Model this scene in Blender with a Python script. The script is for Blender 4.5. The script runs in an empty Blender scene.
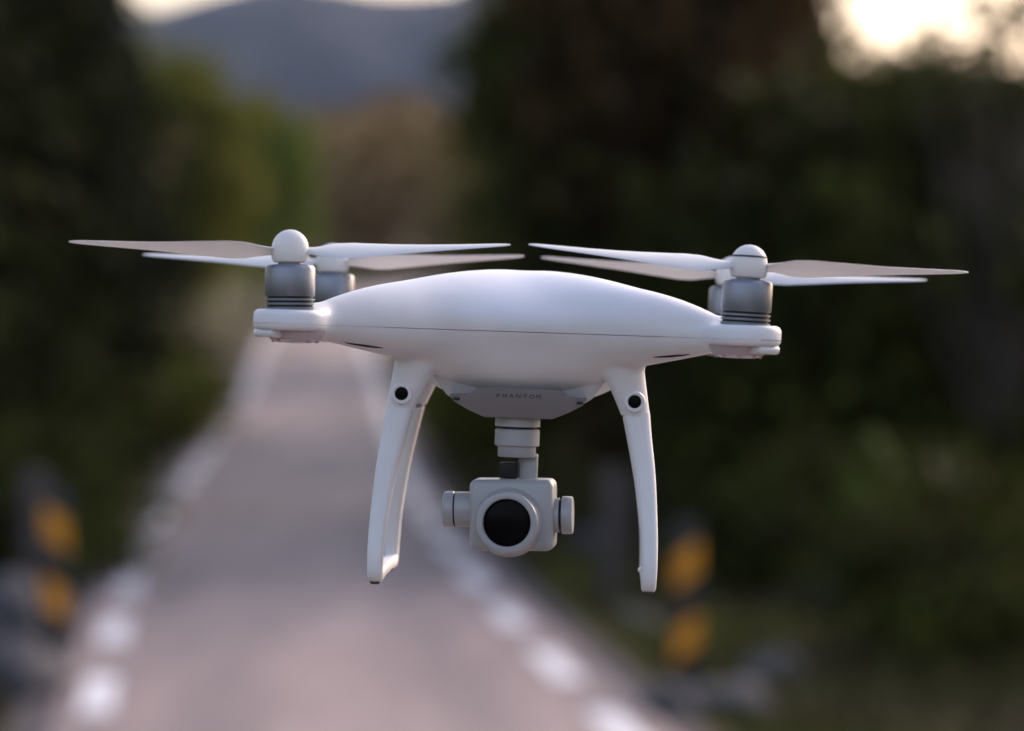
import bpy, bmesh, math, random
import numpy as np
from mathutils import Vector, Matrix, noise

R = math.radians
rng = np.random.default_rng(7)
random.seed(7)
scene = bpy.context.scene
COL = scene.collection

# ------------------------------------------------------------------ camera
LENS, FPX, CAM_H, HOR = 110.0, 110.0 / 36 * 1024, 2.4, 300.0
PITCH = math.atan((365.5 - HOR) / FPX)
cam_d = bpy.data.cameras.new('camera'); cam = bpy.data.objects.new('camera', cam_d); COL.objects.link(cam)
cam.location = (0, 0, CAM_H); cam.rotation_euler = (math.pi / 2 - PITCH, 0, 0)
cam_d.lens = LENS; cam_d.sensor_width = 36; cam_d.clip_start = 0.05; cam_d.clip_end = 20000
cam_d.dof.use_dof = True; cam_d.dof.focus_distance = 1.735; cam_d.dof.aperture_fstop = 4.9
cam_d.dof.aperture_blades = 0
scene.camera = cam

# ------------------------------------------------------------------ sky, sun, exposure
SUN_EL, SUN_AZ = R(26), R(38)            # azimuth measured from +Y towards +X
w = bpy.data.worlds.new('World'); scene.world = w; w.use_nodes = True
nt = w.node_tree; nt.nodes.clear()
sky = nt.nodes.new('ShaderNodeTexSky'); sky.sky_type = 'NISHITA'; sky.sun_disc = False
sky.sun_elevation = SUN_EL; sky.sun_rotation = SUN_AZ; sky.air_density = 1.6; sky.dust_density = 4.0; sky.ozone_density = 1.0
hsv = nt.nodes.new('ShaderNodeHueSaturation'); hsv.inputs['Saturation'].default_value = 0.85
bg = nt.nodes.new('ShaderNodeBackground'); bg.inputs['Strength'].default_value = 0.14
ow = nt.nodes.new('ShaderNodeOutputWorld')
nt.links.new(sky.outputs[0], hsv.inputs['Color']); tnt = nt.nodes.new('ShaderNodeMix'); tnt.data_type = 'RGBA'; tnt.blend_type = 'MULTIPLY'; tnt.inputs[0].default_value = 1.0
tnt.inputs[7].default_value = (1.0, 0.95, 1.09, 1)
nt.links.new(hsv.outputs[0], tnt.inputs[6]); nt.links.new(tnt.outputs[2], bg.inputs['Color']); nt.links.new(bg.outputs[0], ow.inputs['Surface'])
sl = bpy.data.lights.new('sun', 'SUN'); sl.energy = 0.5; sl.angle = R(24); sl.color = (1.0, 0.90, 0.85)
so = bpy.data.objects.new('sun', sl); COL.objects.link(so)
sdir = Vector((math.sin(SUN_AZ) * math.cos(SUN_EL), math.cos(SUN_AZ) * math.cos(SUN_EL), math.sin(SUN_EL)))
so.rotation_euler = (-sdir).to_track_quat('-Z', 'Y').to_euler(); so.location = (0, 0, 60)
scene.view_settings.view_transform = 'Standard'; scene.view_settings.look = 'None'
scene.view_settings.exposure = 1.15; scene.view_settings.gamma = 1.0; scene.view_settings.use_curve_mapping = False
scene.render.engine = 'CYCLES'
scene.cycles.max_bounces = 6; scene.cycles.diffuse_bounces = 3; scene.cycles.transparent_max_bounces = 6
scene.cycles.use_denoising = True; scene.cycles.volume_bounces = 1

# ------------------------------------------------------------------ helpers
def mat(name, col, rough=0.5, metal=0.0, spec=0.5, coat=0.0, noise_s=None, col2=None, bump=0.0, bump_s=50.0, sub=0.0, transl=None, island=0.0, detail=4.0, contrast=(0.35, 0.65), stretch=None):
    m = bpy.data.materials.new(name); m.use_nodes = True
    t = m.node_tree; b = t.nodes['Principled BSDF']
    b.inputs['Base Color'].default_value = (*col, 1); b.inputs['Roughness'].default_value = rough
    b.inputs['Metallic'].default_value = metal; b.inputs['Specular IOR Level'].default_value = spec
    b.inputs['Coat Weight'].default_value = coat
    if sub:
        b.inputs['Subsurface Weight'].default_value = sub; b.inputs['Subsurface Radius'].default_value = (0.004, 0.004, 0.004)
        b.inputs['Subsurface Scale'].default_value = 1.0
    csock = None
    if noise_s:
        tc = t.nodes.new('ShaderNodeTexCoord'); n = t.nodes.new('ShaderNodeTexNoise'); n.inputs['Scale'].default_value = noise_s
        n.inputs['Detail'].default_value = detail
        cr = t.nodes.new('ShaderNodeValToRGB'); cr.color_ramp.elements[0].position = contrast[0]; cr.color_ramp.elements[1].position = contrast[1]
        cr.color_ramp.elements[0].color = (*col, 1); cr.color_ramp.elements[1].color = (*(col2 or col), 1)
        if stretch:
            mp = t.nodes.new('ShaderNodeMapping'); mp.inputs['Scale'].default_value = stretch
            t.links.new(tc.outputs['Object'], mp.inputs['Vector']); t.links.new(mp.outputs[0], n.inputs['Vector'])
        else: t.links.new(tc.outputs['Object'], n.inputs['Vector'])
        t.links.new(n.outputs[0], cr.inputs[0])
        csock = cr.outputs[0]
    if island:
        g = t.nodes.new('ShaderNodeNewGeometry'); mr = t.nodes.new('ShaderNodeMapRange')
        mr.inputs['To Min'].default_value = 1 - island; mr.inputs['To Max'].default_value = 1 + island
        t.links.new(g.outputs['Random Per Island'], mr.inputs['Value'])
        mx = t.nodes.new('ShaderNodeMix'); mx.data_type = 'RGBA'; mx.blend_type = 'MULTIPLY'; mx.inputs[0].default_value = 1
        mx.inputs[6].default_value = (*col, 1)
        if csock: t.links.new(csock, mx.inputs[6])
        t.links.new(mr.outputs[0], mx.inputs[7]); csock = mx.outputs[2]
    if csock: t.links.new(csock, b.inputs['Base Color'])
    if bump:
        tc2 = t.nodes.new('ShaderNodeTexCoord'); n2 = t.nodes.new('ShaderNodeTexNoise'); n2.inputs['Scale'].default_value = bump_s; n2.inputs['Detail'].default_value = 5
        bp = t.nodes.new('ShaderNodeBump'); bp.inputs['Strength'].default_value = bump; bp.inputs['Distance'].default_value = 0.02
        t.links.new(tc2.outputs['Object'], n2.inputs['Vector']); t.links.new(n2.outputs[0], bp.inputs['Height']); t.links.new(bp.outputs[0], b.inputs['Normal'])
    if transl:
        tr = t.nodes.new('ShaderNodeBsdfTranslucent'); ms = t.nodes.new('ShaderNodeMixShader'); ms.inputs[0].default_value = transl
        if csock: t.links.new(csock, tr.inputs['Color'])
        else: tr.inputs['Color'].default_value = (*col, 1)
        out = t.nodes['Material Output']
        t.links.new(b.outputs[0], ms.inputs[1]); t.links.new(tr.outputs[0], ms.inputs[2]); t.links.new(ms.outputs[0], out.inputs['Surface'])
    return m

def link(name, me, m=None, parent=None, smooth=False, auto=None):
    o = bpy.data.objects.new(name, me); COL.objects.link(o)
    if m is not None: me.materials.append(m)
    if smooth:
        me.polygons.foreach_set('use_smooth', np.ones(len(me.polygons), dtype=bool))
    if auto is not None:
        me.set_sharp_from_angle(angle=R(auto))
    if parent: o.parent = parent
    return o

def bm_obj(name, bm, m=None, parent=None, smooth=True, auto=35):
    bmesh.ops.recalc_face_normals(bm, faces=bm.faces[:])
    me = bpy.data.meshes.new(name); bm.to_mesh(me); bm.free()
    return link(name, me, m, parent, smooth, auto if smooth else None)

def raw(name, V, F, m=None, parent=None, smooth=False, auto=None):
    me = bpy.data.meshes.new(name); V = np.asarray(V, dtype=np.float32)
    F = np.asarray(F, dtype=np.int32); k = F.shape[1]
    me.vertices.add(len(V)); me.vertices.foreach_set('co', V.ravel())
    me.loops.add(F.size); me.loops.foreach_set('vertex_index', F.ravel())
    me.polygons.add(len(F)); me.polygons.foreach_set('loop_start', np.arange(0, F.size, k, dtype=np.int32))
    me.update(calc_edges=True); me.validate()
    return link(name, me, m, parent, smooth, auto)

def tag(o, label=None, cat=None, group=None, kind=None):
    if label: o['label'] = label
    if cat: o['category'] = cat
    if group: o['group'] = group
    if kind: o['kind'] = kind
    return o

def empty(name, loc=(0, 0, 0), rot=(0, 0, 0)):
    o = bpy.data.objects.new(name, None); COL.objects.link(o); o.location = loc; o.rotation_euler = rot
    o.empty_display_size = 0.1
    return o

def copy_tree(o, parent=None):
    c = o.copy(); COL.objects.link(c)
    if parent: c.parent = parent
    for ch in [x for x in o.children]: copy_tree(ch, c)
    return c

def add_lathe(bm, prof, M=Matrix(), segs=40):
    """prof: list of (r, z); closed at the ends when r == 0"""
    rings = []
    for r, z in prof:
        if r < 1e-9: rings.append([bm.verts.new(M @ Vector((0, 0, z)))])
        else: rings.append([bm.verts.new(M @ Vector((r * math.cos(2 * math.pi * i / segs), r * math.sin(2 * math.pi * i / segs), z))) for i in range(segs)])
    for a, b in zip(rings[:-1], rings[1:]):
        for i in range(segs):
            j = (i + 1) % segs
            if len(a) == 1 and len(b) == 1: continue
            if len(a) == 1: bm.faces.new((a[0], b[i], b[j]))
            elif len(b) == 1: bm.faces.new((a[i], a[j], b[0]))
            else: bm.faces.new((a[i], a[j], b[j], b[i]))

def add_box(bm, c, s, bev=0.0, M=Matrix(), seg=3):
    t = bmesh.new(); bmesh.ops.create_cube(t, size=1)
    for v in t.verts: v.co = Vector((v.co.x * s[0], v.co.y * s[1], v.co.z * s[2]))
    if bev: bmesh.ops.bevel(t, geom=t.edges[:], offset=bev, segments=seg, affect='EDGES', profile=0.5)
    for v in t.verts: v.co = M @ (v.co + Vector(c))
    merge(bm, t)

def merge(bm, t):
    me = bpy.data.meshes.new('tmp'); t.to_mesh(me); t.free(); bm.from_mesh(me); bpy.data.meshes.remove(me)

def smooth_path(pts, n):
    """Catmull-Rom through rows of numbers"""
    P = [np.array(p, float) for p in pts]; P = [2 * P[0] - P[1]] + P + [2 * P[-1] - P[-2]]
    out = []
    for i in range(1, len(P) - 2):
        for k in range(n):
            t = k / n
            out.append(0.5 * ((2 * P[i]) + (-P[i - 1] + P[i + 1]) * t + (2 * P[i - 1] - 5 * P[i] + 4 * P[i + 1] - P[i + 2]) * t * t + (-P[i - 1] + 3 * P[i] - 3 * P[i + 1] + P[i + 2]) * t ** 3))
    out.append(P[-2]); return out

def sweep(bm, rows, side, segs=24, power=2.8, cap=True):
    """rows: x, y, z, half width along 'side', half depth"""
    rings = []; side = Vector(side).normalized()
    for i, r in enumerate(rows):
        p = Vector(r[:3]); a = Vector(rows[max(i - 1, 0)][:3]); b = Vector(rows[min(i + 1, len(rows) - 1)][:3])
        t = (b - a).normalized(); u = (side - t * side.dot(t)).normalized(); v = t.cross(u)
        ring = []
        for k in range(segs):
            th = 2 * math.pi * k / segs; c, s = math.cos(th), math.sin(th)
            ring.append(bm.verts.new(p + u * (r[3] * math.copysign(abs(c) ** (2 / power), c)) + v * (r[4] * math.copysign(abs(s) ** (2 / power), s))))
        rings.append(ring)
    for a, b in zip(rings[:-1], rings[1:]):
        for k in range(segs): bm.faces.new((a[k], a[(k + 1) % segs], b[(k + 1) % segs], b[k]))
    if cap: bm.faces.new(rings[0][::-1]); bm.faces.new(rings[-1])

def at(px, py, D):
    """pixel of the photograph and distance along the camera axis -> world point (used to measure places)"""
    x = (px - 512) / FPX * D; yv = (365.5 - py) / FPX * D
    return Vector((x, D * math.cos(PITCH) + yv * math.sin(PITCH), CAM_H - D * math.sin(PITCH) + yv * math.cos(PITCH)))

# ------------------------------------------------------------------ terrain and road
def road_x(y):
    xs = [-60, 0, 12, 19, 26, 33, 42, 54, 70, 94, 120, 150, 180, 240]
    vs = [4.0, 0.9, -0.3, -1.03, -1.72, -2.28, -2.85, -3.55, -4.4, -5.9, -7.0, -7.0, -5.0, 6.0]
    return np.interp(y, xs, vs)
# smooth the centre line
_yy = np.linspace(-60, 260, 1281); _xx = road_x(_yy); _k = np.hanning(33); _k /= _k.sum()
_xs = np.convolve(np.pad(_xx, 16, mode='reflect', reflect_type='odd'), _k, 'valid')
def road_x(y): return np.interp(y, _yy, _xs)
def road_z(y):
    y = np.asarray(y, float); t = np.clip((y - 46) / 22, 0, None)
    return np.where(t < 1, 0.33 * t * t, 0.33 + 0.66 * (t - 1)) * np.where(y > 46, 1, 0) - np.clip((y - 140) * 0.012, 0, 6)
def fbm(x, y, s):
    x = np.asarray(x); y = np.asarray(y)
    return (np.sin(x * s + 1.3 * np.sin(y * s * 0.7)) * np.cos(y * s * 1.1 + 0.8 * np.sin(x * s * 0.6)) + 0.5 * np.sin(x * s * 2.3 + 2) * np.cos(y * s * 2.1 + 1)) / 1.5
def ground_z(x, y):
    x = np.asarray(x, float); y = np.asarray(y, float)
    d = x - road_x(y); a = np.abs(d)
    t = np.clip((a - 2.3) / 5.0, 0, 1); t = t * t * (3 - 2 * t)
    near = road_z(y) - 0.03 - 0.10 * np.clip((a - 1.95) / 0.5, 0, 1)
    side = np.where(d < 0, 0.7 * t + np.clip(a - 7, 0, 60) * 0.10, -0.25 * t + np.clip(a - 6, 0, 60) * 0.06)
    bumps = t * (0.16 * fbm(x, y, 0.9) + 0.3 * fbm(x, y, 0.21))
    far = np.clip((y - 170) / 330, 0, 1); far = far * far * (3 - 2 * far) * (11 + 5 * fbm(x, y, 0.011)) * np.interp(x / np.maximum(y, 1) * FPX + 512, [100, 280, 400, 520, 700], [0.6, 0.6, 1.3, 1.3, 0.8]) * np.clip(1.25 - np.abs(x + 25) / 900, 0.3, 1)
    return near + side + bumps + far

xs = np.unique(np.concatenate([np.linspace(-7000, -400, 12), np.linspace(-400, -60, 24), np.linspace(-60, -14, 40), np.linspace(-14, 10, 130), np.linspace(10, 60, 40), np.linspace(60, 400, 24), np.linspace(400, 7000, 12)]))
ys = np.unique(np.concatenate([np.linspace(-3000, -60, 10), np.linspace(-60, 8, 40), np.linspace(8, 70, 170), np.linspace(70, 200, 110), np.linspace(200, 600, 50), np.linspace(600, 9000, 24)]))
def grid_mesh(name, X, Y, Z, m, smooth=True):
    ny, nx = X.shape; idx = np.arange(nx * ny).reshape(ny, nx)
    F = np.stack([idx[:-1, :-1], idx[:-1, 1:], idx[1:, 1:], idx[1:, :-1]], -1).reshape(-1, 4)
    return raw(name, np.stack([X, Y, Z], -1).reshape(-1, 3), F, m, smooth=smooth)
X, Y = np.meshgrid(xs, ys)
M_ground = mat('forest_floor', (0.030, 0.024, 0.010), 0.95, noise_s=0.4, col2=(0.070, 0.062, 0.018), bump=0.6, bump_s=6, spec=0.1)
g = grid_mesh('ground', X, Y, ground_z(X, Y), M_ground); tag(g, kind='structure')

def ribbon(name, off0, off1, y0, y1, lift, m, n=None):
    n = n or max(2, int((y1 - y0) / 0.5))
    yy = np.linspace(y0, y1, n + 1)
    k = 9 if off1 - off0 > 1 else 2
    o = np.linspace(off0, off1, k)
    Yg, O = np.meshgrid(yy, o, indexing='ij')
    Xg = road_x(Yg) + O
    return grid_mesh(name, Xg, Yg, road_z(Yg) + lift - 0.012 * O * O / 2.2, m)
M_shoulder = mat('gravel_shoulder', (0.06, 0.052, 0.052), 0.95, noise_s=9, col2=(0.11, 0.095, 0.095), bump=0.5, bump_s=40, spec=0.2)
M_road = mat('worn_asphalt', (0.125, 0.096, 0.095), 0.66, noise_s=1.0, stretch=(1.3, 0.16, 1), col2=(0.32, 0.228, 0.205), bump=0.25, bump_s=120, spec=0.5)
M_line = mat('road_paint', (0.78, 0.76, 0.77), 0.6, noise_s=14, col2=(0.62, 0.6, 0.6))
s = ribbon('road_shoulder', -1.95, 1.95, -50, 230, 0.0, M_shoulder); tag(s, kind='structure')
s = ribbon('road', -1.72, 1.72, -50, 230, 0.03, M_road); tag(s, kind='structure')
# painted edge dashes, one sheet of road paint
V = []; F = []
for side in (-1, 1):
    y = -40.0
    y = {-1: 18.0 - 16 * 3.6, 1: 19.5 - 18 * 3.15}[side]; per = {-1: 3.6, 1: 3.15}[side]
    while y < 225:
        L = 1.75; n = 4
        if y > 31: L = 2.5
        for a in range(n):
            ya, yb = y + L * a / n, y + L * (a + 1) / n
            i = len(V)
            for yy_ in (ya, yb):
                for ww in (-0.1, 0.1):
                    o_ = side * 1.465 + ww - 0.02
                    V.append((float(road_x(yy_)) + o_, yy_, float(road_z(yy_)) + 0.035 - 0.012 * o_ * o_ / 2.2))
            F.append((i, i + 1, i + 3, i + 2))
        y += per
s = raw('road_markings', V, F, M_line); tag(s, kind='structure')

# mountain ridge far behind
M_mount = mat('mountain_rock', (0.015, 0.018, 0.020), 0.95, noise_s=0.012, col2=(0.055, 0.054, 0.055), contrast=(0.42, 0.6), spec=0.1, detail=8)
mx_ = np.linspace(-3500, 3500, 200); md = np.linspace(0, 1, 40)
MX, MD = np.meshgrid(mx_, md)
prof = np.interp(mx_, [-3500, -1500, -700, -420, -330, -265, -215, -150, -110, -60, 0, 100, 300, 700, 1500, 3500],
                 [60, 170, 205, 238, 261, 278, 289, 281, 272, 275, 289, 205, 110, 90, 80, 50])
nz = np.array([[noise.fractal(Vector((a * 0.004, b * 3.0, 0.0)), 1.0, 2.0, 5) for a in mx_] for b in md])
hump = np.sin(np.clip(MD, 0, 1) * math.pi) ** 0.8
MZ = -5 + (prof[None, :] + 12) * hump + nz * 26 * hump * (1 - hump * 0.75)
MY = 2200 + MD * 1400
s = grid_mesh('mountain', MX, MY, MZ, M_mount); tag(s, kind='structure')

# ------------------------------------------------------------------ vegetation
def leaf_cards(C, size, elong=1.6, rnd=rng, bias=None):
    """one small bent quad per centre"""
    n = len(C)
    a = rnd.normal(size=(n, 3)); 
    if bias is not None: a = a * 0.6 + bias
    a /= np.linalg.norm(a, axis=1)[:, None]
    b = rnd.normal(size=(n, 3)); b -= a * (a * b).sum(1)[:, None]; b /= np.linalg.norm(b, axis=1)[:, None]
    s_ = size * rnd.uniform(0.6, 1.35, n)[:, None]
    a = a * s_ * elong * 0.5; b = b * s_ * 0.5
    V = np.stack([C - a, C + b, C + a, C - b], 1).reshape(-1, 3)
    F = np.arange(4 * n).reshape(-1, 4)
    return V, F

def limb(bm, p0, p1, r0, r1, segs=7):
    p0, p1 = Vector(p0), Vector(p1); mid = (p0 + p1) / 2 + Vector((random.uniform(-1, 1), random.uniform(-1, 1), random.uniform(0, 1))) * (p1 - p0).length * 0.06
    rows = smooth_path([(*p0, r0, r0), (*mid, (r0 + r1) / 2, (r0 + r1) / 2), (*p1, r1, r1)], 4)
    t = (p1 - p0).normalized(); side = (1, 0, 0) if abs(t.x) < 0.7 else (0, 1, 0)
    sweep(bm, rows, side, segs=segs, power=2)

M_bark = mat('bark', (0.032, 0.024, 0.018), 0.9, noise_s=8, col2=(0.065, 0.052, 0.04), bump=0.6, bump_s=20)
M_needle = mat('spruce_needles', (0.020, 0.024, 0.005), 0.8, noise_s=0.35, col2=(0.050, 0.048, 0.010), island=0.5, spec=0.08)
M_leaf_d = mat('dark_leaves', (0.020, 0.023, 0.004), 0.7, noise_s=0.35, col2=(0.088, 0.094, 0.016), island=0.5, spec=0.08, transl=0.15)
M_leaf_g = mat('green_leaves', (0.085, 0.125, 0.022), 0.7, noise_s=0.9, col2=(0.14, 0.185, 0.035), island=0.4, spec=0.1, transl=0.35)
M_leaf_o = mat('olive_leaves', (0.115, 0.13, 0.016), 0.7, noise_s=1.2, col2=(0.18, 0.18, 0.03), island=0.4, spec=0.1, transl=0.25)
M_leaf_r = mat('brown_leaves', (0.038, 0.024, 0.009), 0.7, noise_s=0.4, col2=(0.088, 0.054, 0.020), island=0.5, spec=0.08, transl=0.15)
M_leaf_b = mat('autumn_leaves', (0.115, 0.072, 0.030), 0.7, noise_s=0.08, col2=(0.20, 0.145, 0.062), island=0.35, spec=0.2, transl=0.2)

def spruce_mesh(H, seed, bot=0.08):
    rnd = np.random.default_rng(seed); random.seed(seed)
    bm = bmesh.new(); limb(bm, (0, 0, -0.3), (random.uniform(-.2, .2), random.uniform(-.2, .2), H * 0.98), 0.17 * H / 12, 0.015, 10)
    C = []; B = []
    z = H * bot
    while z < H * 0.985:
        f = 1 - z / H
        L0 = (0.22 * H * f ** 0.8 + 0.08) * rnd.uniform(0.8, 1.1)
        nb = 7 if f > 0.3 else 5
        for k in range(nb):
            if rnd.random() < 0.12: continue
            th = 2 * math.pi * (k + rnd.random()) / nb; L = L0 * rnd.uniform(0.6, 1.15)
            d = np.array([math.cos(th), math.sin(th), 0]); dz = -0.25 * L
            limb(bm, (0, 0, z), (d[0] * L * .9, d[1] * L * .9, z + dz * .9), 0.02 * (f + .2), 0.006, 4)
            n = int(10 + L * 16)
            t = rnd.uniform(0.12, 1.0, n)
            P = d[None, :] * (L * t)[:, None]; P[:, 2] = z + dz * t + 0.06 * L * np.sin(t * 3)
            side = np.array([-d[1], d[0], 0]); P += side[None, :] * (rnd.normal(size=n) * 0.16 * L * (1.1 - t))[:, None]
            P[:, 2] -= np.abs(rnd.normal(size=n)) * 0.10
            C.append(P); bb = np.tile(d * 0.8 + np.array([0, 0, -0.5]), (n, 1)); B.append(bb)
        z += H * 0.024 * rnd.uniform(0.8, 1.2) * (0.6 + f)
    C = np.concatenate(C); B = np.concatenate(B)
    V, F = leaf_cards(C, 0.17, 2.6, rnd, B)
    return bm, V, F

def broad_mesh(H, W, seed, base=0.18, nclump=110, per=60, leaf=0.16, sparse_top=0.0):
    rnd = np.random.default_rng(seed); random.seed(seed)
    bm = bmesh.new(); lean = (random.uniform(-.05, .05) * H, random.uniform(-.05, .05) * H)
    tr = 0.02 * H
    limb(bm, (0, 0, -0.3), (lean[0], lean[1], H * 0.6), tr, tr * .45, 10)
    c0 = np.array([lean[0], lean[1], H * (base + 1) / 2]); ax = np.array([W / 2, W / 2, H * (1 - base) / 2])
    cl = []
    while len(cl) < nclump:
        p = rnd.normal(size=3); p /= np.linalg.norm(p); rr = rnd.uniform(0.35, 1.0) ** 0.6
        u = noise.noise(Vector(p * 1.7 + seed)) * 0.5
        q = c0 + p * ax * rr * (0.92 + u)
        if q[2] < H * 0.06: continue
        if noise.noise(Vector(q * (2.2 / W) + 31.0 + seed)) < -0.22: continue
        cl.append(q)
    cl = np.array(cl)
    for q in cl[:: max(1, len(cl) // 26)]:
        z0 = H * random.uniform(0.2, 0.55); f = z0 / (H * .6)
        limb(bm, (lean[0] * f, lean[1] * f, z0), tuple(q), tr * .35, tr * .06, 5)
    Cs = []
    for q in cl:
        n = int(per * rnd.uniform(0.5, 1.4)); top = (q[2] - c0[2]) / ax[2]
        if sparse_top and top > 0.3: n = int(n * (1 - sparse_top))
        s_ = W * 0.075 * rnd.uniform(0.7, 1.4)
        Cs.append(q + rnd.normal(size=(n, 3)) * s_ * np.array([1, 1, 0.65]))
    V, F = leaf_cards(np.concatenate(Cs), leaf, 1.5, rnd)
    return bm, V, F

def tree(name, parts, mleaf, x, y, label, cat, group=None, scale=1.0, rz=0.0, crown='crown', trunk='trunk'):
    bm, V, F = parts
    r = empty(name, (x, y, float(ground_z(x, y)) - 0.05), (0, 0, rz)); r.scale = (scale,) * 3
    bm_obj(trunk, bm, M_bark, r); raw(crown, V, F, mleaf, r)
    return tag(r, label, cat, group)

def again(src, x, y, rz, scale, label, sz=1.0):
    c = copy_tree(src); c.location = (x, y, float(ground_z(x, y)) - 0.05); c.rotation_euler = (0, 0, rz); c.scale = (scale, scale, scale * sz)
    c['label'] = label
    return c

def wx(px, y): return (px - 512) / FPX * y

# --- left of the road: dark spruces, a wall of forest that leaves the frame at the top
L_SPR = 'dark out-of-focus spruce in the forest wall on the left of the road'
GL = 'dark spruces left of the road'
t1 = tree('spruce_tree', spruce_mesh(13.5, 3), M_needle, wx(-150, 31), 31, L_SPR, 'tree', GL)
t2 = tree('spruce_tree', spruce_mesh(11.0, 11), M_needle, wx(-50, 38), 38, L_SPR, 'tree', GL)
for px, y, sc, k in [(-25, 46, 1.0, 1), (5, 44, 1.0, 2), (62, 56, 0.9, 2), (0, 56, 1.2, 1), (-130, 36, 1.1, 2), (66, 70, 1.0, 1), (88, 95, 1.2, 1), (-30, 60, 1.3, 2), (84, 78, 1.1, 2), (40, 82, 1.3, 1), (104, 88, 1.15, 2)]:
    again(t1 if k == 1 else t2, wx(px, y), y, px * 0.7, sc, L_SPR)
# green broadleaf trees at the end of that wall
tree('leafy_tree', broad_mesh(9.2, 4.6, 5, base=0.10, nclump=140, per=80, leaf=0.17), M_leaf_g, wx(258, 122), 122,
     'rounded green tree nearest the road, standing against the blue mountain on the left', 'tree', 'green trees on the left', trunk='trunk')
tree('leafy_tree', broad_mesh(9.8, 5.4, 8, base=0.05, nclump=160, per=70, leaf=0.17), M_leaf_o, wx(192, 100), 100,
     'taller olive green tree between the spruces and the rounded green tree', 'tree', 'green trees on the left')

# --- right of the road: tall dark broadleaf trees and lower ones below the bright sky
L_R = 'dark tall broadleaf tree behind the drone on the right of the road'
GR = 'tall dark trees right of the road'
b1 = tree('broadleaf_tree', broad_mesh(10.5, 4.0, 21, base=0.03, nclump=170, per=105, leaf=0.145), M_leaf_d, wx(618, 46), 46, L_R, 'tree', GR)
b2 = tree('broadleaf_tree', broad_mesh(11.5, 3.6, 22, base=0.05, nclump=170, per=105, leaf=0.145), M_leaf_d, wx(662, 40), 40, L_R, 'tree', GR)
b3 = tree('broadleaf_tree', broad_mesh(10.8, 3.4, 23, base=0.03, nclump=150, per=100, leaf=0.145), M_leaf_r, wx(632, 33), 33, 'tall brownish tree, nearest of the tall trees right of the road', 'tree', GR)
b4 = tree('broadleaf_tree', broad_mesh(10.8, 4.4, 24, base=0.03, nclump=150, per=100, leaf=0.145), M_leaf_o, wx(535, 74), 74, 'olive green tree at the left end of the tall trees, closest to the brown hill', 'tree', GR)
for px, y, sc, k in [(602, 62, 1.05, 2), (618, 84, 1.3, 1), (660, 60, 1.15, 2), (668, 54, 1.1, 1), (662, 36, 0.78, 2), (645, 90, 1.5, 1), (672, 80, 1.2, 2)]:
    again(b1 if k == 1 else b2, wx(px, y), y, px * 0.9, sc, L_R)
L_LOW = 'lower dark broadleaf tree whose crown stops below the bright sky at upper right'
GLOW = 'lower trees under the bright sky'
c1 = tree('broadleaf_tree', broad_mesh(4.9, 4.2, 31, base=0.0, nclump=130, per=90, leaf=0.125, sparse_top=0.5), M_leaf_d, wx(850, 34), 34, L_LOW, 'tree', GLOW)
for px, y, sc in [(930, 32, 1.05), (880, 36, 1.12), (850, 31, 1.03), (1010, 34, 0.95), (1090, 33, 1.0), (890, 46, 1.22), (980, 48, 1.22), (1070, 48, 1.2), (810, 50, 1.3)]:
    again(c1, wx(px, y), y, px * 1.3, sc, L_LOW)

c5 = tree('sparse_tree', broad_mesh(6.0, 3.4, 35, base=0.35, nclump=46, per=26, leaf=0.13), M_leaf_d, wx(1000, 29), 29, 'thin-leaved tree reaching up into the bright sky at the right frame edge', 'tree', trunk='trunk')
c6 = tree('sparse_tree', broad_mesh(6.0, 3.0, 36, base=0.35, nclump=36, per=24, leaf=0.13), M_leaf_d, wx(845, 34), 34, 'thin-leaved tree reaching up into the left end of the bright sky', 'tree', trunk='trunk')

# shrubs
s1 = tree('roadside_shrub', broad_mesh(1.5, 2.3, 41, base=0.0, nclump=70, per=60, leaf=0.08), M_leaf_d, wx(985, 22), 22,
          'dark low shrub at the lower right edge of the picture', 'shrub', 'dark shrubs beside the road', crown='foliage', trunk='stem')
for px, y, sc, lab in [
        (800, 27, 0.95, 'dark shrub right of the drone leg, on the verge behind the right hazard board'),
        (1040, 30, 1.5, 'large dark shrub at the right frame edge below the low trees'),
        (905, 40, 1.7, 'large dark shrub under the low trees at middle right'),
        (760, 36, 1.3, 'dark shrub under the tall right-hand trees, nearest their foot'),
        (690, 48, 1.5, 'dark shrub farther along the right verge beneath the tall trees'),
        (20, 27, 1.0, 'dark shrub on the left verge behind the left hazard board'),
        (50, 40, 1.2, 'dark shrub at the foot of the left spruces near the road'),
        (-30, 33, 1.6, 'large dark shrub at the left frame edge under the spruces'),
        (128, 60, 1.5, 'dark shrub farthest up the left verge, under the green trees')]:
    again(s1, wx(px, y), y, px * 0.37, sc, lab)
tree('leafy_bush', broad_mesh(1.65, 0.5, 51, base=0.45, nclump=30, per=60, leaf=0.06), M_leaf_g, wx(880, 23.0), 23.0,
     'bright olive bush alone in the dark undergrowth at middle right', 'bush', crown='foliage', trunk='stem')
tree('leafy_bush', broad_mesh(2.0, 2.6, 52, base=0.0, nclump=70, per=60, leaf=0.10), M_leaf_o, wx(480, 47), 47,
     'yellow green bush seen between the drone legs right of the road', 'bush', crown='foliage', trunk='stem')
tree('leafy_bush', broad_mesh(1.6, 2.8, 53, base=0.0, nclump=70, per=50, leaf=0.10), M_leaf_o, wx(150, 52), 52,
     'olive bush left of the road under the left rotor', 'bush', crown='foliage', trunk='stem')

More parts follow.
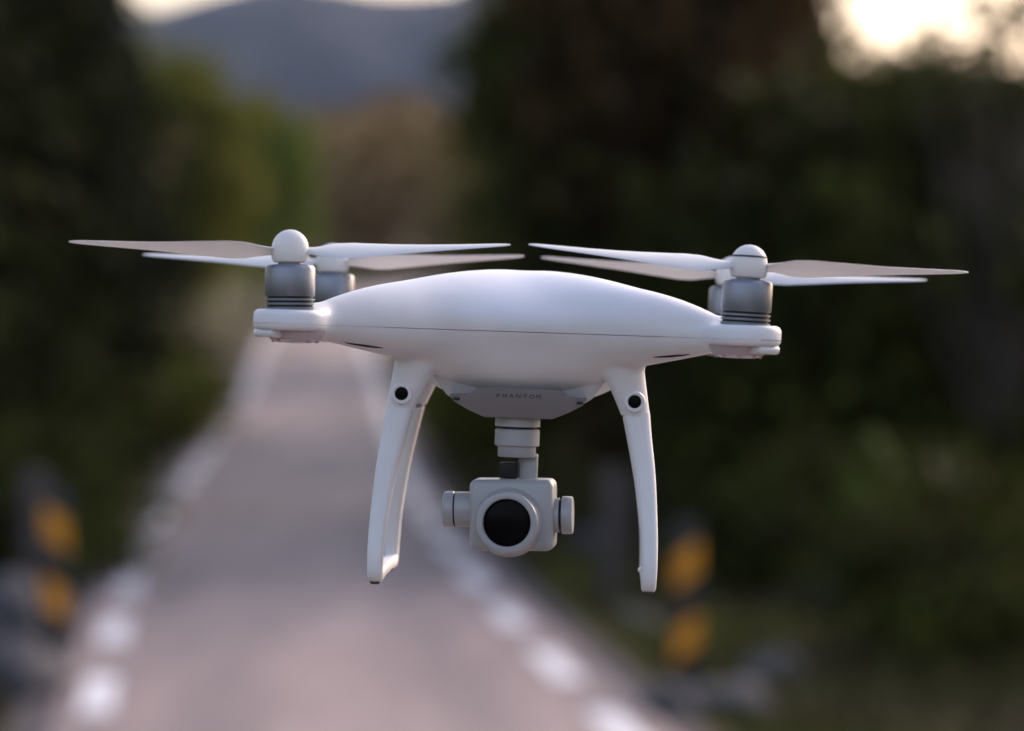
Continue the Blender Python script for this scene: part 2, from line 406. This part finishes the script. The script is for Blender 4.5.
# far-off wood on the hillside: brown autumn crowns that read as one mass
Vs = []; Fs = []; n0 = 0; rnd = np.random.default_rng(77)
for i in range(420):
    y = rnd.uniform(190, 520); x = rnd.uniform(-0.16, 0.12) * y - 8
    h = rnd.uniform(6, 11); z0 = float(ground_z(x, y)); n = 90
    p = rnd.normal(size=(n, 3)); p /= np.linalg.norm(p, axis=1)[:, None]; p *= rnd.uniform(0.4, 1, n)[:, None] ** .5
    C = np.array([x, y, z0 + h * .55]) + p * np.array([h * .34, h * .34, h * .5])
    V, F = leaf_cards(C, 1.0, 1.4, rnd); Vs.append(V); Fs.append(F + n0); n0 += len(V)
o = raw('hillside_wood', np.concatenate(Vs), np.concatenate(Fs), M_leaf_b)
tag(o, 'brown autumn wood covering the hill at the end of the road', 'wood', kind='stuff')

# verge grass
M_grass = mat('verge_grass', (0.040, 0.030, 0.014), 0.8, noise_s=0.35, col2=(0.10, 0.098, 0.018), contrast=(0.42, 0.62), island=0.4, spec=0.2)
n = 60000; rnd = np.random.default_rng(5)
y = 6 + 67 * rnd.random(n) ** 1.5; sd = rnd.choice([-1, 1], n); off = 2.15 + 4.2 * rnd.random(n) ** 1.4
x = road_x(y) + sd * off; z = ground_z(x, y) - 0.02
h = rnd.uniform(0.10, 0.34, n); th = rnd.uniform(0, 6.283, n); wd = rnd.uniform(0.01, 0.022, n)
dx, dy = np.cos(th), np.sin(th); lx = rnd.normal(size=n) * h * .4; ly = rnd.normal(size=n) * h * .4
V = np.stack([np.stack([x - dx * wd, y - dy * wd, z], -1), np.stack([x + dx * wd, y + dy * wd, z], -1), np.stack([x + lx, y + ly, z + h], -1)], 1).reshape(-1, 3)
o = raw('verge_grass', V, np.arange(3 * n).reshape(-1, 3), M_grass); tag(o, 'rough green and straw grass along both road verges', 'grass', kind='stuff')

# ------------------------------------------------------------------ roadside rocks, guard posts, hazard boards
M_rock = mat('grey_rock', (0.04, 0.038, 0.04), 0.9, noise_s=2.5, col2=(0.11, 0.102, 0.108), bump=0.7, bump_s=9)
M_stone = mat('concrete_post', (0.042, 0.034, 0.032), 0.9, noise_s=5, col2=(0.075, 0.062, 0.06), bump=0.4, bump_s=30)
def rock(px, y, s_, seed, label):
    bm = bmesh.new(); bmesh.ops.create_icosphere(bm, subdivisions=4, radius=1)
    for v in bm.verts:
        p = v.co.copy(); q = p * 1.1 + Vector((seed * 3.1, 0, 0))
        c = noise.cell(q * 1.3) * 0.10
        v.co = p * (1 + 0.32 * noise.noise(q) + 0.12 * noise.noise(q * 2.7) + 0.05 * noise.noise(q * 7) + c)
        v.co.x *= s_[0]; v.co.y *= s_[1]; v.co.z *= s_[2]
    o = bm_obj('boulder', bm, M_rock, auto=40); x = wx(px, y)
    o.location = (x, y, float(ground_z(x, y)) + s_[2] * 0.35); o.rotation_euler = (0, 0, seed)
    tag(o, label, 'boulder', 'boulders beside the road')
rock(15, 19.3, (0.36, 0.30, 0.26), 1, 'blue-grey boulder in the lower left corner beside the left hazard board')
rock(-5, 21.5, (0.45, 0.4, 0.42), 2, 'dark grey boulder at the left frame edge behind the corner boulder')
rock(725, 18.6, (0.30, 0.28, 0.16), 3, 'low grey boulder at the bottom of the picture, right of the right hazard board')
rock(668, 18.3, (0.18, 0.16, 0.13), 4, 'small grey rock at the foot of the right hazard board')
rock(775, 20.5, (0.20, 0.22, 0.16), 5, 'small grey rock up the verge right of the low boulder')
rock(830, 26.5, (0.42, 0.4, 0.36), 6, 'large blue-grey boulder in the dark undergrowth right of the drone')
rock(925, 28.5, (0.62, 0.4, 0.40), 7, 'largest blue-grey boulder, farther right under the olive bush')
rock(640, 23.0, (0.20, 0.2, 0.17), 8, 'pale rock between the right guard post and the right hazard board')
rock(590, 31.0, (0.25, 0.2, 0.2), 9, 'grey rock on the right verge behind the right guard post')
def guard_post(px, y, label):
    x = wx(px, y); bm = bmesh.new()
    add_box(bm, (0, 0, 0.52), (0.19, 0.18, 1.34), 0.03)
    for v in bm.verts:
        f = 1 - 0.16 * (v.co.z / 1.2); v.co.x *= f; v.co.y *= f
        v.co += Vector((noise.noise(v.co * 4), noise.noise(v.co * 4 + Vector((9, 0, 0))), 0)) * 0.01
    o = bm_obj('guard_post', bm, M_stone); o.location = (x, y, float(ground_z(x, y))); tag(o, label, 'guard post', 'concrete guard posts at the roadside')
guard_post(34, 23.4, 'upright grey guard post behind the left hazard board')
guard_post(612, 24.5, 'upright grey guard post behind the right hazard board, left of the drone leg')

M_black = mat('board_black', (0.012, 0.012, 0.013), 0.5)
M_yellow = mat('board_yellow', (0.72, 0.29, 0.003), 0.5, noise_s=6, col2=(0.60, 0.22, 0.003))
M_galv = mat('galvanised_steel', (0.35, 0.36, 0.37), 0.45, metal=0.8)
def hazard_board(px, y, mirror, label, sink=0.02):
    x = wx(px, y); r = empty('hazard_board', (x, y, float(ground_z(x, y)) - sink), (0, 0, 0.08 * mirror))
    bm = bmesh.new(); add_lathe(bm, [(0, -0.3), (0.03, -0.3), (0.03, 1.27), (0, 1.28)], segs=16); bm_obj('post', bm, M_galv, r)
    bm = bmesh.new(); add_box(bm, (0, -0.045, 0.78), (0.17, 0.012, 1.0), 0.004); bm_obj('board', bm, M_black, r)
    bm = bmesh.new(); hw = 0.079
    for zc in (0.58, 1.02):
        z0 = zc - 0.10; z1 = zc + 0.10; sl_ = 0.12 * mirror
        vs = [bm.verts.new(p) for p in ((-hw, -0.0535, z0 - sl_ / 2), (hw, -0.0535, z0 + sl_ / 2), (hw, -0.0535, z1 + sl_ / 2), (-hw, -0.0535, z1 - sl_ / 2))]
        bm.faces.new(vs)
    o = bm_obj('yellow_stripes', bm, M_yellow, r, smooth=False)
    for zc in (0.5, 1.08):
        bm = bmesh.new(); add_box(bm, (0, -0.02, zc), (0.09, 0.045, 0.03), 0.004); bm_obj('bracket', bm, M_galv, r)
    tag(r, label, 'hazard board', 'black and yellow hazard boards')
hazard_board(57, 19.6, -1, 'black hazard board with two yellow bands on the left shoulder')
hazard_board(686, 19.0, 1, 'black hazard board with two yellow bands on the right shoulder behind the drone leg', 0.17)

# ------------------------------------------------------------------ the drone
def mm(v): return [c * 0.001 for c in v]
M_white = mat('white_plastic', (0.715, 0.715, 0.745), 0.44, spec=0.34, noise_s=28, col2=(0.665, 0.665, 0.69), detail=8, bump=0.012, bump_s=900)
M_wprop = mat('propeller_plastic', (0.78, 0.78, 0.78), 0.35, spec=0.5, bump=0.01, bump_s=500, transl=0.35)
M_grey = mat('nose_shade_grey', (0.19, 0.18, 0.19), 0.42)  # nose plate: shade of its downward-facing front put into the grey
M_skirt = mat('belly_shade_grey', (0.50, 0.50, 0.515), 0.42)  # greyer than the shell: shade on the down-facing skirt painted into the colour
M_gim = mat('gimbal_metal_paint', (0.325, 0.33, 0.345), 0.40, metal=0.1, bump=0.01, bump_s=1500)
M_alu = mat('brushed_aluminium', (0.21, 0.225, 0.265), 0.38, metal=0.8)
M_dalu = mat('motor_fins', (0.16, 0.16, 0.17), 0.4, metal=0.7)
M_dark = mat('dark_plastic', (0.010, 0.010, 0.011), 0.5, spec=0.25)
M_rub = mat('rubber', (0.05, 0.048, 0.046), 0.8)
M_glass = mat('lens_glass', (0.004, 0.004, 0.005), 0.2, spec=0.05)
M_txt = mat('print_grey', (0.035, 0.035, 0.037), 0.6)
M_led = mat('led_cover', (0.62, 0.60, 0.62), 0.18, coat=0.5, sub=0.2)
M_ledb = mat('pod_underside', (0.42, 0.34, 0.36), 0.25, coat=0.3)

c = at(523.5, 332.2, 1.803)
drone = empty('quadcopter_drone', c, (R(-0.7), R(1.93), R(-2.0)))
drone.rotation_mode = 'XYZ'
tag(drone, 'white camera drone with four rotors hovering above the road', 'drone')

def smin(a, b, k):
    h_ = np.clip(0.5 + 0.5 * (b - a) / k, 0, 1); return b * (1 - h_) + a * h_ - k * h_ * (1 - h_)
def ellip(p, r):
    k0 = np.sqrt(((p / r) ** 2).sum(-1)); k1 = np.sqrt(((p / (r * r)) ** 2).sum(-1)) + 1e-9
    return k0 * (k0 - 1) / k1
def rcone(p, a, b, ra, rb, pw=1.0, fl=1.0):
    a = np.array(a, float); b = np.array(b, float); ab = b - a
    t = np.clip(((p - a) @ ab) / (ab @ ab), 0, 1); d = p - (a + t[..., None] * ab); d = d * np.array([1, 1, fl])
    return np.sqrt((d ** 2).sum(-1)) - (ra + (rb - ra) * t ** pw)
def sdf_body(p):
    q = p.copy(); q[..., 0] = np.abs(q[..., 0]); q[..., 1] = np.abs(q[..., 1]); z = p[..., 2]
    up = ellip(q - np.array([0, 0, -1.0]), np.array([88., 80., 33.])); lo = ellip(q - np.array([0, 0, -1.0]), np.array([75., 71., 42.]))
    wgt = np.clip((z + 16) / 28, 0, 1); wgt = wgt * wgt * (3 - 2 * wgt)
    core = up * wgt + lo * (1 - wgt)
    qs = q.copy(); qs[..., 0] = np.sqrt(q[..., 0] ** 2 + 144); qs[..., 1] = np.sqrt(q[..., 1] ** 2 + 144)
    arm = rcone(qs, (20, 20, 1.2), (113, 113, 1.4), 28.5, 8.0, 2.5, 1.0)
    arm_l = rcone(qs, (24, 24, 2.5), (113, 113, 1.2), 30, 7.4, 1.32, 1.12)
    arm = arm * wgt + arm_l * (1 - wgt)
    d = smin(core, arm, 20)
    # motor pod: rounded cylinder
    cx = np.sqrt((q[..., 0] - 122.3) ** 2 + (q[..., 1] - 123.5) ** 2)
    rr = 3.4; a = cx - (19.5 - rr); b = np.abs(z - 2.1) - (5.6 - rr)
    pod = np.minimum(np.maximum(a, b), 0) + np.sqrt(np.maximum(a, 0) ** 2 + np.maximum(b, 0) ** 2) - rr
    d = smin(d, pod, 11)
    leg = rcone(q, (58.5, 53, -19), (66.6, 50, -46), 11.8, 7.6, 0.8)
    d = smin(d, leg, 4.5)
    return d
def surface_nets(f, lo, hi, h):
    ax = [np.arange(lo[i], hi[i] + h, h) for i in range(3)]
    G = np.stack(np.meshgrid(*ax, indexing='ij'), -1); S = f(G); neg = S < 0
    n = [len(a) for a in ax]
    cell = np.zeros((n[0] - 1, n[1] - 1, n[2] - 1), int)
    corners = [(i, j, k) for i in (0, 1) for j in (0, 1) for k in (0, 1)]
    for i, j, k in corners: cell += neg[i:n[0] - 1 + i, j:n[1] - 1 + j, k:n[2] - 1 + k]
    act = (cell > 0) & (cell < 8); idx = -np.ones(cell.shape, int); idx[act] = np.arange(act.sum()); I = np.argwhere(act)
    acc = np.zeros((len(I), 3)); cnt = np.zeros(len(I))
    for a in corners:
        for ax_ in range(3):
            if a[ax_]: continue
            b = list(a); b[ax_] = 1
            ia = tuple((I + a).T); ib = tuple((I + b).T); sa, sb = S[ia], S[ib]; m_ = (sa < 0) != (sb < 0)
            t = np.where(m_, sa / np.where(m_, sa - sb, 1), 0)[:, None]
            acc += np.where(m_[:, None], G[ia] * (1 - t) + G[ib] * t, 0); cnt += m_
    P = acc / cnt[:, None]
    for _ in range(3):
        e = 0.4; v = f(P); gr = np.stack([(f(P + d_) - f(P - d_)) / (2 * e) for d_ in np.eye(3) * e], -1)
        stp = v[:, None] * gr / np.maximum((gr ** 2).sum(-1), 0.05)[:, None]
        P = P - np.clip(stp, -h * .5, h * .5)
    F = []
    for ax_ in range(3):
        sl0 = [slice(None)] * 3; sl1 = [slice(None)] * 3; sl0[ax_] = slice(0, -1); sl1[ax_] = slice(1, None)
        ch = np.argwhere(neg[tuple(sl0)] != neg[tuple(sl1)])
        u, v_ = (ax_ + 1) % 3, (ax_ + 2) % 3
        ch = ch[(ch[:, u] > 0) & (ch[:, v_] > 0) & (ch[:, u] < n[u] - 1) & (ch[:, v_] < n[v_] - 1)]
        eu = np.eye(3, dtype=int)[u]; ev = np.eye(3, dtype=int)[v_]
        q4 = np.stack([idx[tuple((ch - o_).T)] for o_ in (eu * 0, eu, eu + ev, ev)], 1)
        fl = neg[tuple(ch.T)]; q4[fl] = q4[fl][:, ::-1]
        F.append(q4)
    return P, np.concatenate(F)
P, Fb = surface_nets(sdf_body, (-147, -147, -60), (147, 147, 40), 1.75)
tmp = raw('body_tmp', P * 0.001, Fb); me_body = tmp.data; bpy.data.objects.remove(tmp)
def cut(name, planes, m):
    bm = bmesh.new(); bm.from_mesh(me_body)
    for co, no in planes:
        bmesh.ops.bisect_plane(bm, geom=bm.verts[:] + bm.edges[:] + bm.faces[:], plane_co=co, plane_no=no, clear_outer=True, dist=1e-7)
    return bm_obj(name, bm, m, drone, auto=60)
cut('upper_shell', [((0, 0, 0.00016), (0, 0, -1))], M_white)
cut('lower_shell', [((0, 0, -0.00016), (0, 0, 1)), ((0, 0, -0.0445), (0, 0, -1))], M_white)

# belly: angled skirt and the printed nose plate
def prism(name, poly, yf, yb, slope, z0, bev, m, taper=0.0):
    bm = bmesh.new(); n = len(poly); fr = []; bk = []
    for x_, z_ in poly:
        fr.append(bm.verts.new(mm((x_, yf + (z0 - z_) * slope, z_)))); bk.append(bm.verts.new(mm((x_, yb - (z0 - z_) * slope, z_))))
    bm.faces.new(fr); bm.faces.new(bk[::-1])
    for i in range(n):
        j = (i + 1) % n; bm.faces.new((fr[i], bk[i], bk[j], fr[j]))
    bmesh.ops.recalc_face_normals(bm, faces=bm.faces[:])
    bmesh.ops.bevel(bm, geom=bm.edges[:], offset=bev * 0.001, segments=3, affect='EDGES', profile=0.5)
    return bm_obj(name, bm, m, drone, auto=40)
prism('belly_skirt', [(-53, -12), (-50, -24), (-41, -36.5), (-30, -43), (30, -43), (41, -36.5), (50, -24), (53, -12)], -51, 51, 0.35, -12, 0.7, M_skirt)
nose = prism('nose_plate', [(-22.0, -31.5), (-27.5, -35.2), (-38.5, -36.0), (-36, -40), (-28, -44.5), (-19, -48.3), (19, -48.3), (28, -44.5), (36, -40), (38.5, -36.0), (27.5, -35.2), (22.0, -31.5)],
             -57.5, 50, 0.55, -31.5, 0.5, M_grey)
for sx in (-1, 1):
    bm = bmesh.new(); add_box(bm, mm((sx * 34.5, -54.9, -38.6)), mm((3.4, 1.2, 1.3)), 0.0003); bm_obj('nose_port', bm, M_dark, nose)
# writing on the nose
for i, ch in enumerate('PHANTOM'):
    cu = bpy.data.curves.new('letter', 'FONT'); cu.body = ch; cu.size = 0.0036; cu.extrude = 0.00008; cu.align_x = 'CENTER'
    tmpo = bpy.data.objects.new('letter', cu); COL.objects.link(tmpo); dg = bpy.context.evaluated_depsgraph_get()
    me = bpy.data.meshes.new_from_object(tmpo.evaluated_get(dg)); bpy.data.objects.remove(tmpo)
    lo = link('letter', me, M_txt, nose); lo.data.transform(Matrix.Scale(1.12, 4, (1, 0, 0)))
    z_ = -36.9; yv = -57.5 + (-31.5 - z_) * 0.55 - 0.08
    tilt = math.atan(0.55)
    lo.location = mm((-11.4 + i * 3.8, yv, z_)); lo.rotation_euler = (math.pi / 2 + tilt, 0, 0)

# motors
def motor_at(x, y):
    lean = Matrix.Rotation(R(1.6) * (1 if x > 0 else -1), 4, 'Y')
    r = None
    return Matrix.Translation(mm((x, y, 7.6))) @ lean
prof_m = [(0, 0), (12.9, 0.0), (13.2, .3)]
motor_bm = bmesh.new(); pm = [(0, -1.0), (13.0, -1.0), (13.3, 0.6)]
for k in range(3):
    z_ = 1.4 + k * 2.3; pm += [(13.3, z_), (12.1, z_ + 0.15), (12.1, z_ + 1.25), (13.3, z_ + 1.4)]
pm += [(13.4, 8.6), (13.5, 9.0), (13.5, 22.0), (13.2, 22.9), (12.2, 23.9), (10.5, 24.4), (6.5, 24.6), (6.5, 26.5), (0, 26.5)]
add_lathe(motor_bm, [(a * .001, b * .001) for a, b in pm], segs=56)
groove_bm = bmesh.new()
for k in range(3):
    z_ = 1.4 + k * 2.3
    add_lathe(groove_bm, [(0.01215, (z_ + .2) * .001), (0.01235, (z_ + .25) * .001), (0.01235, (z_ + 1.15) * .001), (0.01215, (z_ + 1.2) * .001)], segs=56)
motor0 = bm_obj('motor', motor_bm, M_alu, drone); groove0 = bm_obj('cooling_groove', groove_bm, M_dark, motor0)
def propeller(hand):
    bm = bmesh.new()
    # hub dome
    add_lathe(bm, [(0, 0.0255), (0.0080, 0.0255), (0.0092, 0.0261), (0.0100, 0.0280), (0.0101, 0.0305), (0.0100, 0.0330), (0.0096, 0.0358), (0.00866, 0.03815), (0.00707, 0.0403), (0.0050, 0.0419), (0.0026, 0.04295), (0, 0.0433)], segs=40)
    hub = bm_obj('propeller', bm, M_wprop, drone)
    for s_ in (0, 1):
        bm = bmesh.new(); st = []
        N = 40
        for i in range(N + 1):
            f = i / N; r_ = 6 + 112.5 * f
            ch = np.interp(r_, [6, 14, 24, 34, 50, 75, 100, 112, 117, 118.5], [9, 12.5, 21, 24.5, 22.5, 17.5, 12.5, 9.5, 6.0, 1.6])
            tw = R(np.interp(r_, [6, 14, 25, 40, 70, 118], [10, 20, 24, 20, 14, 9])) * hand
            sweepx = np.interp(r_, [6, 24, 50, 118], [0, 1.0, 2.0, -2.5]) * hand
            th = np.interp(r_, [6, 14, 30, 118], [3.4, 2.4, 1.5, 0.7])
            zc = 31.6 + 4.2 * (max(r_ - 8, 0) / 110) ** 1.4
            ring = []
            M_ = 16
            for k in range(M_):
                a = 2 * math.pi * k / M_; u = math.cos(a) * ch / 2; v_ = math.sin(a) * th / 2 * (1 - 0.35 * math.cos(a) * hand) + 0.06 * ch * (1 - (2 * u / ch) ** 2)
                yy_ = u * math.cos(tw) - v_ * math.sin(tw) + sweepx; zz = u * math.sin(tw) + v_ * math.cos(tw)
                ring.append(bm.verts.new(mm((r_, yy_, zc + zz))))
            st.append(ring)
        for a, b in zip(st[:-1], st[1:]):
            for k in range(len(a)): bm.faces.new((a[k], a[(k + 1) % len(a)], b[(k + 1) % len(a)], b[k]))
        bm.faces.new(st[0]); bm.faces.new(st[-1][::-1])
        b_ = bm_obj('blade', bm, M_wprop, hub, auto=50); b_.rotation_euler = (0, 0, math.pi * s_)
    return hub
pA = propeller(1); pB = propeller(-1)
ring_bm = bmesh.new(); add_lathe(ring_bm, [(0.0089, 0.0364), (0.0096, 0.0365), (0.00945, 0.0372), (0.0086, 0.0376)], segs=40)
hub_ring = bm_obj('hub_ring', ring_bm, M_dark, None)
hub_ring.parent = pB
# angle of each propeller about its shaft, degrees
spots = [(-122.3, -123.5, pA, 5), (122.3, -123.5, pB, 4), (-122.3, 123.5, pB, -4), (122.3, 123.5, pA, -3)]
led_bm = bmesh.new()
for i, (x_, y_, pr, ang) in enumerate(spots):
    Mx = motor_at(x_, y_)
    m_ = motor0 if i == 0 else copy_tree(motor0, drone)
    m_.matrix_local = Mx
    p_ = pr if i < 2 else copy_tree(pr, drone)
    p_.matrix_local = Mx @ Matrix.Rotation(R(ang), 4, 'Z')
    # light cover under the outer end of the arm, dark vent line and pod underside
    sx, sy = (1 if x_ > 0 else -1), (1 if y_ > 0 else -1)
    bm = bmesh.new(); add_box(bm, (0, 0, 0), mm((16, 10, 4.6)), 0.0018)
    o = bm_obj('arm_light', bm, M_led, drone); o.location = mm((sx * 132.5, sy * 130.5, -5.2)); o.rotation_euler = (0, 0, math.atan2(sy, sx) + math.pi / 2)
    bm = bmesh.new(); add_lathe(bm, [(0, -10.2e-3), (0.009, -10.0e-3), (0.0135, -8.4e-3), (0.0158, -5.0e-3), (0.0160, -2e-3)], segs=36)
    for k in range(8):
        a_ = k * math.pi / 4; add_box(bm, (0.0115 * math.cos(a_), 0.0115 * math.sin(a_), -0.0088), (0.0025, 0.0025, 0.0022), 0.0006)
    o = bm_obj('motor_mount', bm, M_ledb, drone); o.location = mm((x_ * .975, y_ * .975, 0))

# vents: dark slits on the lower side of each arm, laid on the skin
def front_y(x_, z_, sy=-1, y0=-140.0):
    ys_ = np.linspace(y0, -20, 900); pts = np.stack([np.full(900, x_), ys_, np.full(900, z_)], -1); s_ = sdf_body(pts); k = np.argmax(s_ < 0)
    return ys_[k]
for sx in (-1, 1):
    for sy in (-1, 1):
        bm = bmesh.new(); rows = []
        for f in np.linspace(0, 1, 14):
            x_ = 74 + 20 * f; z_ = -11.3 + 2.3 * f
            y_ = front_y(x_, z_)
            e = math.sin(math.pi * min(max(f, 0.02), 0.98)) ** .5
            rows.append((sx * x_ * .001, -sy * (y_ - 0.05) * .001 , z_ * .001, 0.0006 * e, 0.0009 * e))
        rows = [(a, sy * abs(b), c_, d_, e_) for a, b, c_, d_, e_ in rows]
        sweep(bm, rows, (0, 1, 0), segs=10, power=2); bm_obj('arm_vent', bm, M_dark, drone)

# landing gear, one moulded loop per side, with rubber feet
for sx in (-1, 1):
    key = [(66.3, -49.8, -44.8, 7.75, 7.9), (68.2, -51.9, -56, 7.05, 7.4), (72.0, -56.0, -78, 6.15, 6.8), (74.4, -59.5, -98, 5.3, 6.2), (75.8, -62.2, -114, 4.8, 5.8), (76.3, -64, -128, 4.5, 5.2), (76.3, -62.5, -136.5, 4.3, 4.6), (76.3, -56, -139.2, 4.2, 3.8), (76.2, -40, -138.6, 4.1, 3.4), (76.1, -15, -138.0, 4.1, 3.4), (76.1, 0, -138.0, 4.1, 3.4)]
    key = key + [(a, -b, c_, d_, e_) for a, b, c_, d_, e_ in key[-2::-1]]
    rows = [(sx * r_[0] * .001, r_[1] * .001, r_[2] * .001, r_[3] * .001, r_[4] * .001) for r_ in smooth_path(key, 7)]
    bm = bmesh.new(); sweep(bm, rows, (1, 0, 0), segs=28, power=3.0)
    if sx > 0: add_box(bm, mm((71.3, -60, -130)), mm((2.6, 3, 2.4)), 0.0007)
    lg = bm_obj('landing_gear', bm, M_white, drone, auto=50)
    for sy in (-1, 1):
        bm = bmesh.new(); add_box(bm, mm((sx * 76.3, sy * 52, -142.2)), mm((5.2, 22, 2.2)), 0.0008)
        bm_obj('rubber_foot', bm, M_rub, lg)
    for sy in (-1, 1):
        # obstacle sensor in the root of the leg
        fy = front_y(65.0, -36.5)
        rot = Matrix.Translation((sx * 0.065, sy * abs(fy) * .001 + sy * 0.0002, -0.0366)) @ Matrix.Rotation(R(90) * (1 if sy < 0 else -1), 4, 'X')
        bm = bmesh.new(); add_lathe(bm, [(0.0061, -0.003), (0.0060, 0.0008), (0.0056, 0.0016), (0.0050, 0.0019), (0.0042, 0.0018), (0.0037, 0.0012), (0.0036, 0.0004)], rot, 40)
        sn = bm_obj('vision_sensor', bm, M_white, drone)
        bm = bmesh.new(); add_lathe(bm, [(0.0038, 0.0009), (0.0030, 0.0010), (0.0015, 0.0011), (0, 0.0011)], rot, 32); bm_obj('sensor_lens', bm, M_glass, sn)

# gimbal and camera
bm = bmesh.new()
G0 = Matrix.Translation(mm((-0.6, -30, 0)))
add_lathe(bm, [(0, -.046), (0.0128, -.046), (0.0128, -.0535), (0.0105, -.0537), (0.0105, -.0548), (0.0122, -.0550), (0.0127, -.0556), (0.0127, -.0640), (0.0121, -.0646), (0.0108, -.0648), (0.0108, -.0702), (0.0104, -.0708), (0, -.0708)], G0, 48)
gm = bm_obj('gimbal_mount', bm, M_gim, drone)
bm = bmesh.new(); add_lathe(bm, [(0.0106, -.0534), (0.0108, -.0536), (0.0108, -.0549), (0.0106, -.0551)], G0, 48); bm_obj('mount_groove', bm, M_dark, gm)
bm = bmesh.new()
add_box(bm, mm((6.0, -24, -84)), mm((10.8, 9, 30)), 0.0012)
add_box(bm, mm((1.5, -11, -100)), mm((16, 20, 16)), 0.002)
add_lathe(bm, [(0, 0), (0.0095, 0), (0.0100, 0.0005), (0.0100, 0.014), (0, 0.0145)], Matrix.Translation(mm((-3, 2, -101))) @ Matrix.Rotation(R(90), 4, 'X'), 40)
add_box(bm, mm((-4.2, 0.5, -101)), mm((66, 5, 10)), 0.0014)
add_box(bm, mm((-35, -14, -101)), mm((5, 30, 11)), 0.0014)
add_box(bm, mm((27.8, -14, -103)), mm((3.4, 30, 11)), 0.0012)
ga = bm_obj('gimbal_arm', bm, M_gim, drone)
bm = bmesh.new(); add_box(bm, mm((-4.8, -31, -78.5)), mm((10.4, 8, 9)), 0.0008); add_box(bm, mm((-0.2, -33, -74.5)), mm((1.4, 5, 9)), 0.0003); bm_obj('ribbon_cable', bm, M_dark, ga)
bm = bmesh.new(); add_box(bm, (0, 0, 0), mm((47.6, 30, 40.2)), 0.0042, seg=4)
house = bm_obj('gimbal_camera', bm, M_gim, drone, auto=40)
house.matrix_local = Matrix.Translation(mm((-1.2, -31, -103.2))) @ Matrix.Rotation(R(-1.9), 4, 'Y') @ Matrix.Rotation(R(-3.5), 4, 'Z')
RX = Matrix.Rotation(R(90), 4, 'X')
lens_c = Matrix.Translation(mm((-1.2, -14.5, -3.5))) @ RX
bm = bmesh.new(); add_lathe(bm, [(0.0200, -0.001), (0.0190, 0.0010), (0.0178, 0.0030), (0.0174, 0.0060), (0.0174, 0.0120), (0.0170, 0.0130), (0.0160, 0.0134), (0.0138, 0.0132), (0.0133, 0.0124), (0.0133, 0.0070)], lens_c, 72)
lb = bm_obj('lens_barrel', bm, M_gim, house)
bm = bmesh.new(); add_lathe(bm, [(0.0134, 0.0112), (0.0126, 0.0112), (0.0124, 0.0100), (0.0095, 0.0106), (0.0050, 0.0111), (0, 0.0112)], lens_c, 64)
bm_obj('camera_lens', bm, M_glass, house)
bm = bmesh.new()
TY = Matrix.Rotation(R(-90), 4, 'Y')
add_lathe(bm, [(0, -0.001), (0.0100, -0.001), (0.0100, 0.0085), (0.0096, 0.0089), (0.0096, 0.0094), (0.0102, 0.0098), (0.0102, 0.0140), (0.0098, 0.0152), (0.0085, 0.0158), (0, 0.0160)], Matrix.Translation(mm((-24, -1, 2.6))) @ TY, 48)
bm_obj('tilt_motor', bm, M_gim, house)
bm = bmesh.new()
TYp = Matrix.Rotation(R(90), 4, 'Y')
add_lathe(bm, [(0, -0.001), (0.0098, -0.001), (0.0098, 0.0022), (0.0086, 0.0024), (0.0086, 0.0036), (0.0104, 0.0038), (0.0107, 0.0044), (0.0107, 0.0088), (0.0102, 0.0098), (0, 0.0102)], Matrix.Translation(mm((24, -1, -0.4))) @ TYp, 48)
bm_obj('tilt_bearing', bm, M_gim, house)
bm = bmesh.new()
add_lathe(bm, [(0.0087, 0.0023), (0.0089, 0.0025), (0.0089, 0.0035), (0.0087, 0.0037)], Matrix.Translation(mm((24, -1, -0.4))) @ TYp, 48)
bm_obj('seal_ring', bm, M_dark, house); bm = bmesh.new()
add_lathe(bm, [(0.0097, 0.0088), (0.0099, 0.0090), (0.0099, 0.0093), (0.0097, 0.0095)], Matrix.Translation(mm((-24, -1, 2.6))) @ TY, 48)
bm_obj('seal_ring', bm, M_dark, house)

# ------------------------------------------------------------------ haze
bm = bmesh.new(); bmesh.ops.create_cube(bm, size=1)
for v in bm.verts: v.co = Vector((v.co.x * 15400, -3500 + (v.co.y + .5) * 13200, -30 + (v.co.z + .5) * 380))
me = bpy.data.meshes.new('haze'); bm.to_mesh(me); bm.free()
hm = bpy.data.materials.new('haze'); hm.use_nodes = True; t = hm.node_tree; t.nodes.clear()
pv = t.nodes.new('ShaderNodeVolumePrincipled'); pv.inputs['Color'].default_value = (0.50, 0.66, 1.0, 1); pv.inputs['Density'].default_value = 0.00005; pv.inputs['Anisotropy'].default_value = 0.0
om = t.nodes.new('ShaderNodeOutputMaterial'); t.links.new(pv.outputs[0], om.inputs['Volume'])
hz = link('haze', me, hm); tag(hz, 'thin bluish haze over the valley', 'haze', kind='stuff')
